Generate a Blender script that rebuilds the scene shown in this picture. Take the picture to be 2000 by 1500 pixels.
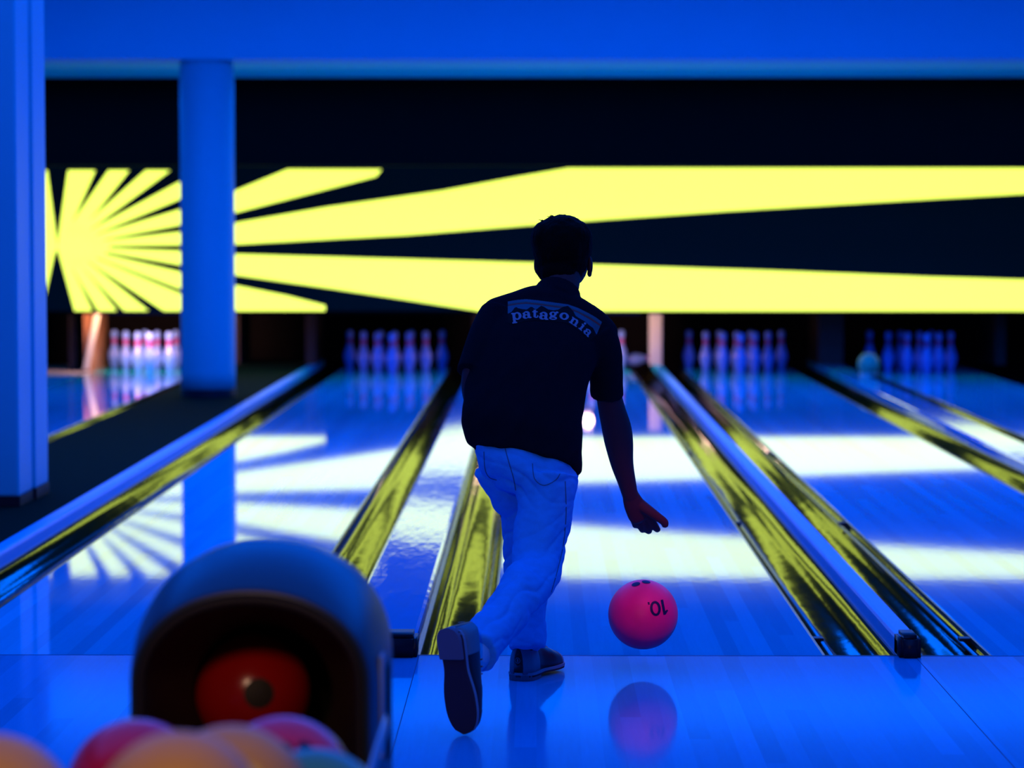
import bpy, bmesh, math, random
from mathutils import Vector, Matrix, noise
from mathutils.bvhtree import BVHTree

random.seed(7)
D = bpy.data
C = bpy.context.scene.collection
PI = math.pi
for o in list(D.objects):
    D.objects.remove(o, do_unlink=True)

# ------------------------------------------------------------------ camera, world, lights, exposure
FPX = 5546.0                      # focal length in pixels of a 2000 px wide frame
CAM_H = 1.34
cd = D.cameras.new('camera')
cam = D.objects.new('camera', cd)
C.objects.link(cam)
cd.sensor_width = 36.0
cd.lens = FPX / 2000.0 * 36.0
cd.clip_start = 0.05
cd.clip_end = 200
cam.location = (0, 0, CAM_H)
YAW = math.atan(48 / FPX)
PITCH = math.atan(295 / FPX)
cam.rotation_euler = (PI / 2 - PITCH, 0, YAW)
cd.dof.use_dof = True
cd.dof.focus_distance = 8.5
cd.dof.aperture_fstop = 3.0
bpy.context.scene.camera = cam
CAM_M = cam.rotation_euler.to_matrix()

sc = bpy.context.scene
sc.view_settings.view_transform = 'Standard'
sc.view_settings.look = 'None'
sc.view_settings.gamma = 1
sc.view_settings.use_curve_mapping = False
sc.view_settings.exposure = 0.0

w = D.worlds.new('hall_air')
sc.world = w
w.use_nodes = True
w.node_tree.nodes['Background'].inputs[0].default_value = (0.0, 0.01, 0.06, 1)
w.node_tree.nodes['Background'].inputs[1].default_value = 0.3


def area(name, loc, sx, sy, power, col, rot=(0, 0, 0)):
    l = D.lights.new(name, 'AREA')
    l.shape = 'RECTANGLE'
    l.size = sx
    l.size_y = sy
    l.energy = power
    l.color = col
    o = D.objects.new(name, l)
    o.location = loc
    o.rotation_euler = rot
    C.objects.link(o)
    return o


BLUE = (0.0, 0.125, 1.0)
area('blue_lights_over_approach', (0.2, 6.0, 3.52), 9, 4.6, 165, BLUE)
area('blue_lights_over_near_lanes', (0.4, 11.5, 3.52), 10, 4.5, 285, BLUE)
area('blue_lights_over_mid_lanes', (0.4, 17.0, 3.52), 11, 5, 720, BLUE)
area('blue_lights_under_soffit', (0.2, 23.8, 2.64), 11, 1.6, 330, BLUE)
# added unseen fill spot that brings up the pink of the released ball
l = D.lights.new('pink_ball_fill', 'SPOT')
l.energy = 330
l.color = (1.0, 0.03, 0.10)
l.spot_size = math.radians(9)
l.spot_blend = 0.5
l.shadow_soft_size = 0.10
o = D.objects.new('pink_ball_fill', l)
o.location = (0.9, 5.4, 3.45)
o.rotation_euler = (Vector((0.36, 8.74, 0.17)) - o.location).to_track_quat('-Z', 'Y').to_euler()
C.objects.link(o)
area('warm_lamp_over_rack', (-0.7, 1.6, 2.3), 0.4, 0.4, 30, (1.0, 0.60, 0.36), (math.radians(42), 0, 0))
l = D.lights.new('dim_seat_lamp', 'POINT')
l.energy = 9
l.color = (1.0, 0.25, 0.25)
l.shadow_soft_size = 0.3
o = D.objects.new('dim_seat_lamp', l)
o.location = (-1.0, -0.6, 2.0)
C.objects.link(o)


def P(px, py, d):
    """world point on the plane y = d behind pixel px, py of the 2000 x 1500 photograph"""
    v = CAM_M @ Vector((px - 1000, -(py - 750), -FPX))
    v *= d / v.y
    return Vector((v.x, v.y, v.z + CAM_H))


# ------------------------------------------------------------------ materials
def mat(name, base, rough=0.5, spec=0.5, var=0.08, scale=12.0, emit=None, estr=0.0, metal=0.0, bump=0.0, bscale=60.0,
        stretch=None, ior=None, coat=0.0):
    m = D.materials.new(name)
    m.use_nodes = True
    nt = m.node_tree
    b = nt.nodes['Principled BSDF']
    b.inputs['Roughness'].default_value = rough
    b.inputs['Specular IOR Level'].default_value = spec
    b.inputs['Metallic'].default_value = metal
    if ior:
        b.inputs['IOR'].default_value = ior
    if coat:
        b.inputs['Coat Weight'].default_value = coat
        b.inputs['Coat Roughness'].default_value = 0.1
    tc = nt.nodes.new('ShaderNodeTexCoord')
    n = nt.nodes.new('ShaderNodeTexNoise')
    n.inputs['Scale'].default_value = scale
    n.inputs['Detail'].default_value = 4
    src = tc.outputs['Object']
    if stretch:
        mp = nt.nodes.new('ShaderNodeMapping')
        mp.inputs['Scale'].default_value = stretch
        nt.links.new(src, mp.inputs[0])
        src = mp.outputs[0]
    nt.links.new(src, n.inputs['Vector'])
    mx = nt.nodes.new('ShaderNodeMix')
    mx.data_type = 'RGBA'
    c1 = [min(1, c * (1 - var)) for c in base]
    c2 = [min(1, c * (1 + var)) for c in base]
    mx.inputs['A'].default_value = (*c1, 1)
    mx.inputs['B'].default_value = (*c2, 1)
    nt.links.new(n.outputs['Fac'], mx.inputs['Factor'])
    nt.links.new(mx.outputs['Result'], b.inputs['Base Color'])
    if emit:
        b.inputs['Emission Color'].default_value = (*emit, 1)
        b.inputs['Emission Strength'].default_value = estr
    if bump:
        n2 = nt.nodes.new('ShaderNodeTexNoise')
        n2.inputs['Scale'].default_value = bscale
        n2.inputs['Detail'].default_value = 3
        nt.links.new(src, n2.inputs['Vector'])
        bp = nt.nodes.new('ShaderNodeBump')
        bp.inputs['Strength'].default_value = bump
        bp.inputs['Distance'].default_value = 0.01
        nt.links.new(n2.outputs['Fac'], bp.inputs['Height'])
        nt.links.new(bp.outputs['Normal'], b.inputs['Normal'])
    return m


def wood(name, base, rough, board=0.053, amp=0.21, bump=0.02, ior=1.45):
    """varnished boards running along Y"""
    m = D.materials.new(name)
    m.use_nodes = True
    nt = m.node_tree
    b = nt.nodes['Principled BSDF']
    b.inputs['Roughness'].default_value = rough
    b.inputs['Specular IOR Level'].default_value = 0.5
    b.inputs['IOR'].default_value = ior
    tc = nt.nodes.new('ShaderNodeTexCoord')
    sp = nt.nodes.new('ShaderNodeSeparateXYZ')
    nt.links.new(tc.outputs['Object'], sp.inputs[0])
    dv = nt.nodes.new('ShaderNodeMath'); dv.operation = 'DIVIDE'; dv.inputs[1].default_value = board
    nt.links.new(sp.outputs['X'], dv.inputs[0])
    fl = nt.nodes.new('ShaderNodeMath'); fl.operation = 'FLOOR'
    nt.links.new(dv.outputs[0], fl.inputs[0])
    d2 = nt.nodes.new('ShaderNodeMath'); d2.operation = 'DIVIDE'; d2.inputs[1].default_value = 3.1
    nt.links.new(sp.outputs['Y'], d2.inputs[0])
    ad = nt.nodes.new('ShaderNodeMath'); ad.operation = 'MULTIPLY_ADD'; ad.inputs[1].default_value = 0.37
    nt.links.new(fl.outputs[0], ad.inputs[0]); nt.links.new(d2.outputs[0], ad.inputs[2])
    f2 = nt.nodes.new('ShaderNodeMath'); f2.operation = 'FLOOR'
    nt.links.new(ad.outputs[0], f2.inputs[0])
    cb = nt.nodes.new('ShaderNodeCombineXYZ')
    nt.links.new(fl.outputs[0], cb.inputs[0]); nt.links.new(f2.outputs[0], cb.inputs[1])
    wn = nt.nodes.new('ShaderNodeTexWhiteNoise'); wn.noise_dimensions = '2D'
    nt.links.new(cb.outputs[0], wn.inputs['Vector'])
    mp = nt.nodes.new('ShaderNodeMapping'); mp.inputs['Scale'].default_value = (30, 1.2, 1)
    nt.links.new(tc.outputs['Object'], mp.inputs[0])
    gr = nt.nodes.new('ShaderNodeTexNoise'); gr.inputs['Scale'].default_value = 3; gr.inputs['Detail'].default_value = 5
    nt.links.new(mp.outputs[0], gr.inputs['Vector'])
    av = nt.nodes.new('ShaderNodeMath'); av.operation = 'MULTIPLY_ADD'; av.inputs[1].default_value = 0.35
    nt.links.new(gr.outputs['Fac'], av.inputs[0])
    w2 = nt.nodes.new('ShaderNodeMath'); w2.operation = 'MULTIPLY'; w2.inputs[1].default_value = 0.65
    nt.links.new(wn.outputs['Value'], w2.inputs[0]); nt.links.new(w2.outputs[0], av.inputs[2])
    mx = nt.nodes.new('ShaderNodeMix'); mx.data_type = 'RGBA'
    mx.inputs['A'].default_value = (*[c * (1 - amp) for c in base], 1)
    mx.inputs['B'].default_value = (*[min(1, c * (1 + amp)) for c in base], 1)
    nt.links.new(av.outputs[0], mx.inputs['Factor'])
    nt.links.new(mx.outputs['Result'], b.inputs['Base Color'])
    mp2 = nt.nodes.new('ShaderNodeMapping'); mp2.inputs['Scale'].default_value = (1, 0.35, 1)
    nt.links.new(tc.outputs['Object'], mp2.inputs[0])
    n2 = nt.nodes.new('ShaderNodeTexNoise'); n2.inputs['Scale'].default_value = 26; n2.inputs['Detail'].default_value = 2
    nt.links.new(mp2.outputs[0], n2.inputs['Vector'])
    bp = nt.nodes.new('ShaderNodeBump'); bp.inputs['Strength'].default_value = bump; bp.inputs['Distance'].default_value = 0.01
    nt.links.new(n2.outputs['Fac'], bp.inputs['Height']); nt.links.new(bp.outputs['Normal'], b.inputs['Normal'])
    return m


M = {}
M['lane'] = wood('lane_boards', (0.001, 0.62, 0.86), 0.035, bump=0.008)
M['approach'] = wood('approach_boards', (0.001, 0.33, 0.57), 0.10, board=0.058, amp=0.22, bump=0.01, ior=1.14)
M['cap'] = mat('divider_laminate', (0.002, 0.5, 0.84), 0.42, 0.25, 0.05)
M['capwide'] = mat('divider_laminate_glossy', (0.002, 0.5, 0.84), 0.05, 0.5, 0.05, bump=0.12, bscale=9, stretch=(2.5, 0.5, 1))
M['gutter'] = mat('gutter_plastic', (0.025, 0.03, 0.006), 0.06, 0.5, 0.3, 5, bump=0.04, bscale=10, ior=2.0)
M['rail'] = mat('bumper_rail', (0.03, 0.05, 0.04), 0.2, 0.7)
M['black'] = mat('black_rubber', (0.006, 0.006, 0.012), 0.45, 0.3, 0.2)
M['carpet'] = mat('aisle_carpet', (0.003, 0.016, 0.008), 0.95, 0.02, 0.3, 60)
M['soffit'] = mat('soffit_screenlit', (0.02, 0.9, 0.6), 0.7, 0.2, 0.04, 2)  # greener copy of the ceiling paint, screen glow put into the colour
M['wallpaint'] = mat('white_paint', (0.03, 0.5, 0.62), 0.6, 0.3, 0.04, 3)
M['column'] = mat('column_paint', (0.03, 0.44, 0.50), 0.5, 0.3, 0.04, 3)
M['ceiling'] = mat('ceiling_paint', (0.012, 0.56, 0.64), 0.7, 0.2, 0.04, 2)
M['blackwall'] = mat('black_panel', (0.002, 0.002, 0.0012), 0.8, 0.04, 0.2, 3)
M['pit'] = mat('pit_curtain', (0.006, 0.006, 0.008), 0.8, 0.1, 0.3, 8)
M['kick'] = mat('kickback_board', (0.02, 0.016, 0.014), 0.6, 0.3, 0.3, 8)
M['tan'] = mat('tan_edge_board', (0.40, 0.46, 0.42), 0.6, 0.3, 0.1, 8)
M['orange'] = mat('orange_board', (0.28, 0.15, 0.07), 0.6, 0.3, 0.35, 5)
M['pin'] = mat('pin_plastic', (0.15, 0.32, 0.92), 0.25, 0.5, 0.03)
M['pinred'] = mat('pin_red', (0.35, 0.05, 0.30), 0.3, 0.5, 0.03)
M['screen'] = mat('screen_dark', (0.002, 0.006, 0.006), 0.5, 0.1, 0.2, emit=(0, 0.18, 0.55), estr=0.010)
M['plastic'] = mat('hood_plastic', (0.012, 0.025, 0.040), 0.4, 0.5, 0.1, 6)
M['plasticdark'] = mat('hood_inside', (0.014, 0.009, 0.007), 0.6, 0.3, 0.15, 6)
M['hole'] = mat('hood_throat', (0.006, 0.005, 0.005), 0.7, 0.2, 0.1)
M['plate'] = mat('hood_side_plate', (0.25, 0.36, 0.46), 0.4, 0.5)
M['metal'] = mat('brushed_metal', (0.5, 0.5, 0.5), 0.35, 0.5, metal=0.8)
M['redball'] = mat('red_ball', (0.34, 0.004, 0.004), 0.22, 0.5, 0.25, 9)
M['crimson'] = mat('crimson_ball', (0.55, 0.01, 0.04), 0.25, 0.5, 0.3, 9)
M['tanball'] = mat('tan_ball', (0.52, 0.26, 0.015), 0.5, 0.5, 0.25, 7)
M['greenball'] = mat('green_ball', (0.05, 0.22, 0.10), 0.3, 0.5, 0.2, 7)
M['yellow'] = mat('yellow_mark', (0.75, 0.5, 0.06), 0.4, 0.4)
M['pinkball'] = mat('pink_ball', (0.75, 0.012, 0.17), 0.45, 0.35, 0.22, 14)
M['ink'] = mat('ball_ink', (0.01, 0.01, 0.06), 0.5, 0.2)
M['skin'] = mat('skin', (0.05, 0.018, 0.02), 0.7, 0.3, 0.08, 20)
M['hair'] = mat('hair', (0.004, 0.003, 0.002), 0.8, 0.05, 0.3, 60, bump=0.3, bscale=150, stretch=(4, 4, 1))
M['shirt'] = mat('navy_cotton', (0.004, 0.007, 0.011), 0.95, 0.03, 0.2, 30)
M['jeans'] = mat('light_denim', (0.03, 0.36, 0.70), 0.9, 0.15, 0.10, 45, bump=0.15, bscale=300)
M['seam'] = mat('denim_seam', (0.03, 0.12, 0.20), 0.9, 0.1)
M['sock'] = mat('sock', (0.2, 0.55, 0.72), 0.9, 0.1)
M['shoegrey'] = mat('shoe_grey_leather', (0.07, 0.19, 0.24), 0.55, 0.4)
M['shoeblack'] = mat('shoe_black_leather', (0.01, 0.012, 0.02), 0.4, 0.4)
M['shoemid'] = mat('shoe_welt', (0.12, 0.24, 0.32), 0.6, 0.3)
M['sole'] = mat('shoe_sole', (0.035, 0.022, 0.035), 0.7, 0.2)
M['soleheel'] = mat('shoe_heel_rubber', (0.11, 0.12, 0.17), 0.7, 0.2)
M['lblue'] = mat('print_light_blue', (0.03, 0.11, 0.15), 0.8, 0.1)
M['mblue'] = mat('print_mid_blue', (0.04, 0.10, 0.085), 0.8, 0.1)
M['pred'] = mat('print_red', (0.26, 0.03, 0.035), 0.8, 0.1)
M['pblack'] = mat('print_black', (0.003, 0.003, 0.004), 0.8, 0.1)
M['pletter'] = mat('print_letters', (0.22, 0.24, 0.30), 0.8, 0.1)


def screen_lit():
    m = D.materials.new('screen_yellow')
    m.use_nodes = True
    nt = m.node_tree
    b = nt.nodes['Principled BSDF']
    b.inputs['Base Color'].default_value = (0.02, 0.02, 0.02, 1)
    b.inputs['Emission Color'].default_value = (0.80, 1.0, 0.112, 1)
    tc = nt.nodes.new('ShaderNodeTexCoord')
    # the rays fade a little close to the centre they burst from
    vm = nt.nodes.new('ShaderNodeVectorMath'); vm.operation = 'DISTANCE'
    c = P(118, 486, 27.0)
    vm.inputs[1].default_value = (c.x, c.y, c.z)
    nt.links.new(tc.outputs['Object'], vm.inputs[0])
    mr = nt.nodes.new('ShaderNodeMapRange')
    mr.inputs['From Min'].default_value = 0.1
    mr.inputs['From Max'].default_value = 1.9
    mr.inputs['To Min'].default_value = 0.5
    mr.inputs['To Max'].default_value = 1.9
    nt.links.new(vm.outputs['Value'], mr.inputs['Value'])
    # diode grid
    sp = nt.nodes.new('ShaderNodeSeparateXYZ')
    nt.links.new(tc.outputs['Object'], sp.inputs[0])
    mul = None
    outs = []
    for ax in ('X', 'Z'):
        a = nt.nodes.new('ShaderNodeMath'); a.operation = 'MULTIPLY'; a.inputs[1].default_value = 2 * PI / 0.02
        nt.links.new(sp.outputs[ax], a.inputs[0])
        s = nt.nodes.new('ShaderNodeMath'); s.operation = 'SINE'
        nt.links.new(a.outputs[0], s.inputs[0])
        t = nt.nodes.new('ShaderNodeMath'); t.operation = 'MULTIPLY_ADD'; t.inputs[1].default_value = 0.12; t.inputs[2].default_value = 1.0
        nt.links.new(s.outputs[0], t.inputs[0])
        outs.append(t)
    m1 = nt.nodes.new('ShaderNodeMath'); m1.operation = 'MULTIPLY'
    nt.links.new(outs[0].outputs[0], m1.inputs[0]); nt.links.new(outs[1].outputs[0], m1.inputs[1])
    m2 = nt.nodes.new('ShaderNodeMath'); m2.operation = 'MULTIPLY'
    nt.links.new(m1.outputs[0], m2.inputs[0]); nt.links.new(mr.outputs[0], m2.inputs[1])
    nt.links.new(m2.outputs[0], b.inputs['Emission Strength'])
    return m


M['yellowled'] = screen_lit()


# ------------------------------------------------------------------ helpers
def link(name, me, parent=None, smooth=False):
    o = D.objects.new(name, me)
    C.objects.link(o)
    if parent:
        o.parent = parent
    if smooth:
        for p in me.polygons:
            p.use_smooth = True
    return o


def obj(name, bm, m, parent=None, smooth=False, loc=None):
    me = D.meshes.new(name)
    bmesh.ops.recalc_face_normals(bm, faces=bm.faces[:])
    bm.to_mesh(me)
    bm.free()
    for mm in (m if isinstance(m, (list, tuple)) else [m]):
        me.materials.append(M[mm] if isinstance(mm, str) else mm)
    o = link(name, me, parent, smooth)
    if loc:
        o.location = loc
    return o


def tag(o, label, cat, group=None, kind=None):
    o['label'] = label
    o['category'] = cat
    if group:
        o['group'] = group
    if kind:
        o['kind'] = kind
    return o


def struct(o, label=None):
    o['kind'] = 'structure'
    if label:
        o['label'] = label
    return o


def thing(name, label, cat, loc=(0, 0, 0), group=None):
    o = D.objects.new(name, None)
    C.objects.link(o)
    o.location = loc
    o.empty_display_size = 0.1
    return tag(o, label, cat, group)


def box(bm, x0, x1, y0, y1, z0, z1, mi=0, bev=0.0):
    vs = [bm.verts.new(p) for p in ((x0, y0, z0), (x1, y0, z0), (x1, y1, z0), (x0, y1, z0),
                                    (x0, y0, z1), (x1, y0, z1), (x1, y1, z1), (x0, y1, z1))]
    fs = []
    for q in ((0, 3, 2, 1), (4, 5, 6, 7), (0, 1, 5, 4), (1, 2, 6, 5), (2, 3, 7, 6), (3, 0, 4, 7)):
        f = bm.faces.new([vs[i] for i in q])
        f.material_index = mi
        fs.append(f)
    if bev:
        es = set()
        for f in fs:
            es.update(f.edges)
        bmesh.ops.bevel(bm, geom=list(es), offset=bev, segments=2, affect='EDGES', profile=0.5)
    return bm


def bx(*a, **k):
    return box(bmesh.new(), *a, **k)


def lathe(prof, n=24):
    bm = bmesh.new()
    rings = []
    for r, z in prof:
        if r < 1e-6:
            rings.append([bm.verts.new((0, 0, z))])
        else:
            rings.append([bm.verts.new((r * math.cos(2 * PI * k / n), r * math.sin(2 * PI * k / n), z)) for k in range(n)])
    for a, b in zip(rings, rings[1:]):
        for k in range(n):
            k2 = (k + 1) % n
            if len(a) == 1 and len(b) == 1:
                continue
            if len(a) == 1:
                bm.faces.new((a[0], b[k], b[k2]))
            elif len(b) == 1:
                bm.faces.new((a[k], a[k2], b[0]))
            else:
                bm.faces.new((a[k], a[k2], b[k2], b[k]))
    return bm


def smoothstep(a, b, t):
    t = max(0, min(1, (t - a) / (b - a)))
    return t * t * (3 - 2 * t)


def catmull(pts, sub):
    """interpolate rows of numbers"""
    out = []
    n = len(pts)
    for i in range(n - 1):
        p0, p1, p2, p3 = pts[max(0, i - 1)], pts[i], pts[i + 1], pts[min(n - 1, i + 2)]
        for s in range(sub):
            t = s / sub
            out.append([0.5 * (2 * b + (c - a) * t + (2 * a - 5 * b + 4 * c - d) * t * t + (3 * b - a - 3 * c + d) * t ** 3)
                        for a, b, c, d in zip(p0, p1, p2, p3)])
    out.append(list(pts[-1]))
    return out


def limb(bm, rows, sub=5, n=28, side=Vector((1, 0, 0)), caps=True, power=2.0, frame=None):
    """rows: (x, y, z, half width along side, half depth)"""
    rows = catmull(rows, sub)
    if caps:
        def capped(rows, first):
            r = rows[0] if first else rows[-1]
            q = rows[1] if first else rows[-2]
            dirv = (Vector(r[:3]) - Vector(q[:3])).normalized()
            out = []
            m = min(r[3], r[4])
            for a in (30, 60, 82):
                s, c = math.sin(math.radians(a)), math.cos(math.radians(a))
                p = Vector(r[:3]) + dirv * m * s * 0.8
                out.append([*p, r[3] * c, r[4] * c])
            return out[::-1] if first else out
        rows = capped(rows, True) + rows + capped(rows, False)
    rings = []
    for i, r in enumerate(rows):
        a = Vector(rows[max(0, i - 1)][:3])
        b = Vector(rows[min(len(rows) - 1, i + 1)][:3])
        t = (b - a).normalized()
        u = side - t * side.dot(t)
        if u.length < 0.1:
            u = Vector((0, 1, 0)) - t * t.y
        u.normalize()
        v = t.cross(u)
        if frame:
            u, v = frame
        c = Vector(r[:3])
        ring = []
        for k in range(n):
            an = 2 * PI * k / n
            ca, sa = math.cos(an), math.sin(an)
            e = 2.0 / power
            ca = math.copysign(abs(ca) ** e, ca)
            sa = math.copysign(abs(sa) ** e, sa)
            ring.append(bm.verts.new(c + u * r[3] * ca + v * r[4] * sa))
        rings.append(ring)
    for a, b in zip(rings, rings[1:]):
        for k in range(n):
            bm.faces.new((a[k], a[(k + 1) % n], b[(k + 1) % n], b[k]))
    bm.faces.new(rings[0][::-1])
    bm.faces.new(rings[-1])
    bmesh.ops.recalc_face_normals(bm, faces=bm.faces[:])
    return bm


def plimb(bm, rows, **k):
    """rows: (px, py, d, half width in px, half depth in m)"""
    out = []
    for px, py, d, hw, hd in rows:
        p = P(px, py, d)
        out.append((p.x, p.y, p.z, hw * d / FPX, hd))
    return limb(bm, out, **k)


def ell(bm, c, r, rot=None, seg=24):
    m = Matrix.Translation(c) @ (rot.to_4x4() if rot else Matrix.Identity(4)) @ Matrix.Diagonal((*r, 1))
    bmesh.ops.create_uvsphere(bm, u_segments=seg, v_segments=seg // 2, radius=1, matrix=m)


def remeshed(name, bm, m, parent, voxel=0.006, smooth_it=6, disp=None):
    """fuse overlapping closed shapes into one continuous skin"""
    me = D.meshes.new(name)
    bmesh.ops.recalc_face_normals(bm, faces=bm.faces[:])
    bm.to_mesh(me)
    bm.free()
    t = D.objects.new('tmp', me)
    C.objects.link(t)
    r = t.modifiers.new('r', 'REMESH'); r.mode = 'VOXEL'; r.voxel_size = voxel
    s = t.modifiers.new('s', 'SMOOTH'); s.iterations = smooth_it; s.factor = 0.6
    dg = bpy.context.evaluated_depsgraph_get()
    new = D.meshes.new_from_object(t.evaluated_get(dg))
    D.objects.remove(t, do_unlink=True)
    D.meshes.remove(me)
    new.name = name
    if disp:
        new.update()
        nrm = [v.normal.copy() for v in new.vertices]
        for v, nn in zip(new.vertices, nrm):
            v.co += nn * disp(v.co, nn)
    new.materials.clear()
    new.materials.append(M[m])
    return link(name, new, parent, True)


# ------------------------------------------------------------------ room shell
FOUL = 8.96
Z = 0.0
RX0, RX1 = -6.4, 7.0
LANES = {'Z': -3.76, 'A': -1.39, 'B': 0.384, 'C': 1.976, 'D': 3.745}
HW = 0.527
GW = 0.235
CAPZ = 0.06
LEND = 28.75

# approach: one slab in front of the foul line
f = obj('floor', bx(RX0, RX1, -3.0, FOUL, -0.20, 0.0), 'approach')
struct(f, 'glossy blue-lit wooden approach floor before the foul line')
f = obj('floor', bx(RX0, RX1, FOUL, 32, -0.24, -0.20), 'carpet')
struct(f, 'dark sub-floor under the lanes')
struct(obj('ceiling', bx(RX0, RX1, -3.0, 22.0, 3.6, 3.7), 'ceiling'), 'blue-lit hall ceiling')
# bulkhead beam and the soffit behind it
struct(obj('trim_1', bx(RX0, RX1, 22.0, 22.45, 2.68, 3.7), 'ceiling'), 'wide blue-lit beam across the top of the hall')
struct(obj('trim_2', bx(RX0, RX1, 22.45, 29.6, 2.70, 2.8), 'soffit'), 'soffit strip behind the beam, tinted with the screen glow')
struct(obj('wall_back', bx(RX0, RX1, 29.5, 29.6, -0.2, 2.7), 'pit'), 'black back wall behind the pin decks')
struct(obj('wall_left', bx(RX0 - 0.1, RX0, -3, 29.6, -0.2, 3.7), 'wallpaint'), 'painted left side wall')
struct(obj('wall_right', bx(RX1, RX1 + 0.1, -3, 29.6, -0.2, 3.7), 'wallpaint'), 'painted right side wall')
# thin dark foul line joint and the approach joints
struct(obj('trim_3', bx(RX0, RX1, FOUL - 0.004, FOUL + 0.001, -0.05, 0.0008), 'seam'), 'thin dark joint at the foul line')
for k, x in enumerate((-0.373, 1.20)):
    bm = bmesh.new()
    box(bm, x - 0.0012, x + 0.0012, 2.0, FOUL - 0.004, -0.01, 0.0006)
    struct(obj('trim_%d' % (4 + k), bm, 'seam'), 'thin lengthwise joint in the approach boards')


def lane(key, label):
    cx = LANES[key]
    return tag(obj('bowling_lane', bx(-HW, HW, FOUL + 0.001, LEND, -0.2, 0.0, bev=0.002), 'lane', loc=(cx, 0, 0)), label, 'bowling lane')


lane('Z', 'blue-lit lane beyond the two columns, ending at the white-lit pins')
lane('A', 'blue-lit wooden lane left of the bowler, between the column aisle and the ball return')
lane('B', 'blue-lit wooden lane the bowler is rolling down, behind the pink ball')
lane('C', 'blue-lit wooden lane right of the narrow divider with the black rounded end')
lane('D', 'blue-lit wooden lane at the far right edge of the view')


def gutter(x0, label, lane_side, rail=False, seed=0.0):
    """a recessed half-round channel from x0 to x0 + GW"""
    t = thing('gutter', label, 'gutter', (x0, FOUL, 0))
    bm = bmesh.new()
    NP = 26
    L = LEND - FOUL
    NL = 260
    rows = []
    for j in range(NL + 1):
        y = L * (j / NL)
        row = []
        for i in range(NP + 1):
            u = i / NP * 2 - 1
            z = -0.075 * (1 - abs(u) ** 2.6)
            # shallow ribs beside the floor of the channel
            z += 0.006 * math.exp(-((abs(u) - 0.62) / 0.07) ** 2)
            fl = 1 - abs(u) ** 4
            z += fl * 0.0042 * noise.noise(Vector((u * 1.3 + seed, (y + 8) * 0.55, seed * 3.1)))
            z += fl * 0.00055 * noise.noise(Vector((u * 2.0 + seed, (y + 8) * 4.0, seed * 1.7 + 5)))
            row.append(bm.verts.new(((u + 1) / 2 * GW, y, z - 0.004)))
        rows.append(row)
    for a, b in zip(rows, rows[1:]):
        for i in range(NP):
            bm.faces.new((a[i], a[i + 1], b[i + 1], b[i]))
    ext = bmesh.ops.solidify(bm, geom=bm.faces[:], thickness=0.004)
    obj('channel', bm, 'gutter', t, True)
    # flat flange strips along both lips
    for xa, xb in ((0.0, 0.008), (GW - 0.008, GW)):
        obj('lip', bx(xa, xb, 0.0, L, -0.03, -0.0015), 'rail', t)
    obj('end_plate', bx(0.0, GW, 0.0015, 0.012, -0.10, 0.0005), 'black', t)
    if rail:
        xr = GW * (0.84 if lane_side > 0 else 0.16)
        bm = bmesh.new()
        limb(bm, [(xr, 0.02, -0.018, 0.008, 0.006), (xr, 5, -0.018, 0.008, 0.006), (xr, 10, -0.018, 0.008, 0.006), (xr, L, -0.018, 0.008, 0.006)],
             sub=2, n=10)
        obj('bumper_rail', bm, 'rail', t, True)
        for yy in (0.42, 4.2, 8.4):
            obj('bracket', bx(min(xr - 0.006, GW if lane_side > 0 else 0), max(xr + 0.006, GW if lane_side > 0 else 0), yy, yy + 0.05, -0.03, -0.004, bev=0.003), 'black', t)
    return t


lz, la, lb, lc, ld = (LANES[k] for k in 'ZABCD')
gutter(lz + HW, 'dark gutter beside the white-lit lane, past the columns', -1, seed=1.3)
gutter(la - HW - GW, 'dark gutter with yellow glow at the far left, beside the column aisle', 1, seed=2.2)
gutter(la + HW, 'dark gutter left of the wide ball return divider', -1, seed=3.7)
gutter(lb - HW - GW, 'dark gutter just left of the bowler, wavy yellow reflections in it', 1, seed=4.1)
gutter(lb + HW, 'dark gutter right of the pink ball, left of the narrow divider', -1, rail=True, seed=5.9)
gutter(lc - HW - GW, 'dark gutter with a thin rail right of the narrow divider', 1, rail=True, seed=6.4)
gutter(lc + HW, 'dark gutter left of the wide divider at the right edge', -1, seed=7.7)
gutter(ld - HW - GW, 'dark gutter right of the wide divider at the right edge', 1, seed=8.8)


def divider(x0, x1, label, m='cap', capped=True, y0=None, d0=0.0, joints=()):
    t = thing('lane_divider', label, 'divider', ((x0 + x1) / 2, FOUL, 0))
    hw = (x1 - x0) / 2
    L = LEND - FOUL
    bm = bmesh.new()
    # a raised strip with rounded shoulders
    prof = [(-hw, -0.2), (-hw, CAPZ - 0.014), (-hw + 0.004, CAPZ - 0.004), (-hw + 0.014, CAPZ), (hw - 0.014, CAPZ), (hw - 0.004, CAPZ - 0.004),
            (hw, CAPZ - 0.014), (hw, -0.2)]
    a = [bm.verts.new((x, 0.02, z)) for x, z in prof]
    b = [bm.verts.new((x, L, z)) for x, z in prof]
    for i in range(len(prof)):
        k = (i + 1) % len(prof)
        bm.faces.new((a[i], a[k], b[k], b[i]))
    bm.faces.new(a)
    bm.faces.new(b[::-1])
    obj('strip', bm, m, t)
    if capped:
        bm = bmesh.new()
        box(bm, -hw, hw, -0.055, 0.10, 0.001, CAPZ + 0.012)
        es = [e for e in bm.edges if not (abs(e.verts[0].co.z - 0.001) < 1e-4 and abs(e.verts[1].co.z - 0.001) < 1e-4)]
        bmesh.ops.bevel(bm, geom=es, offset=0.013, segments=4, affect='EDGES')
        obj('end_cap', bm, 'black', t, True)
    return t


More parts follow.
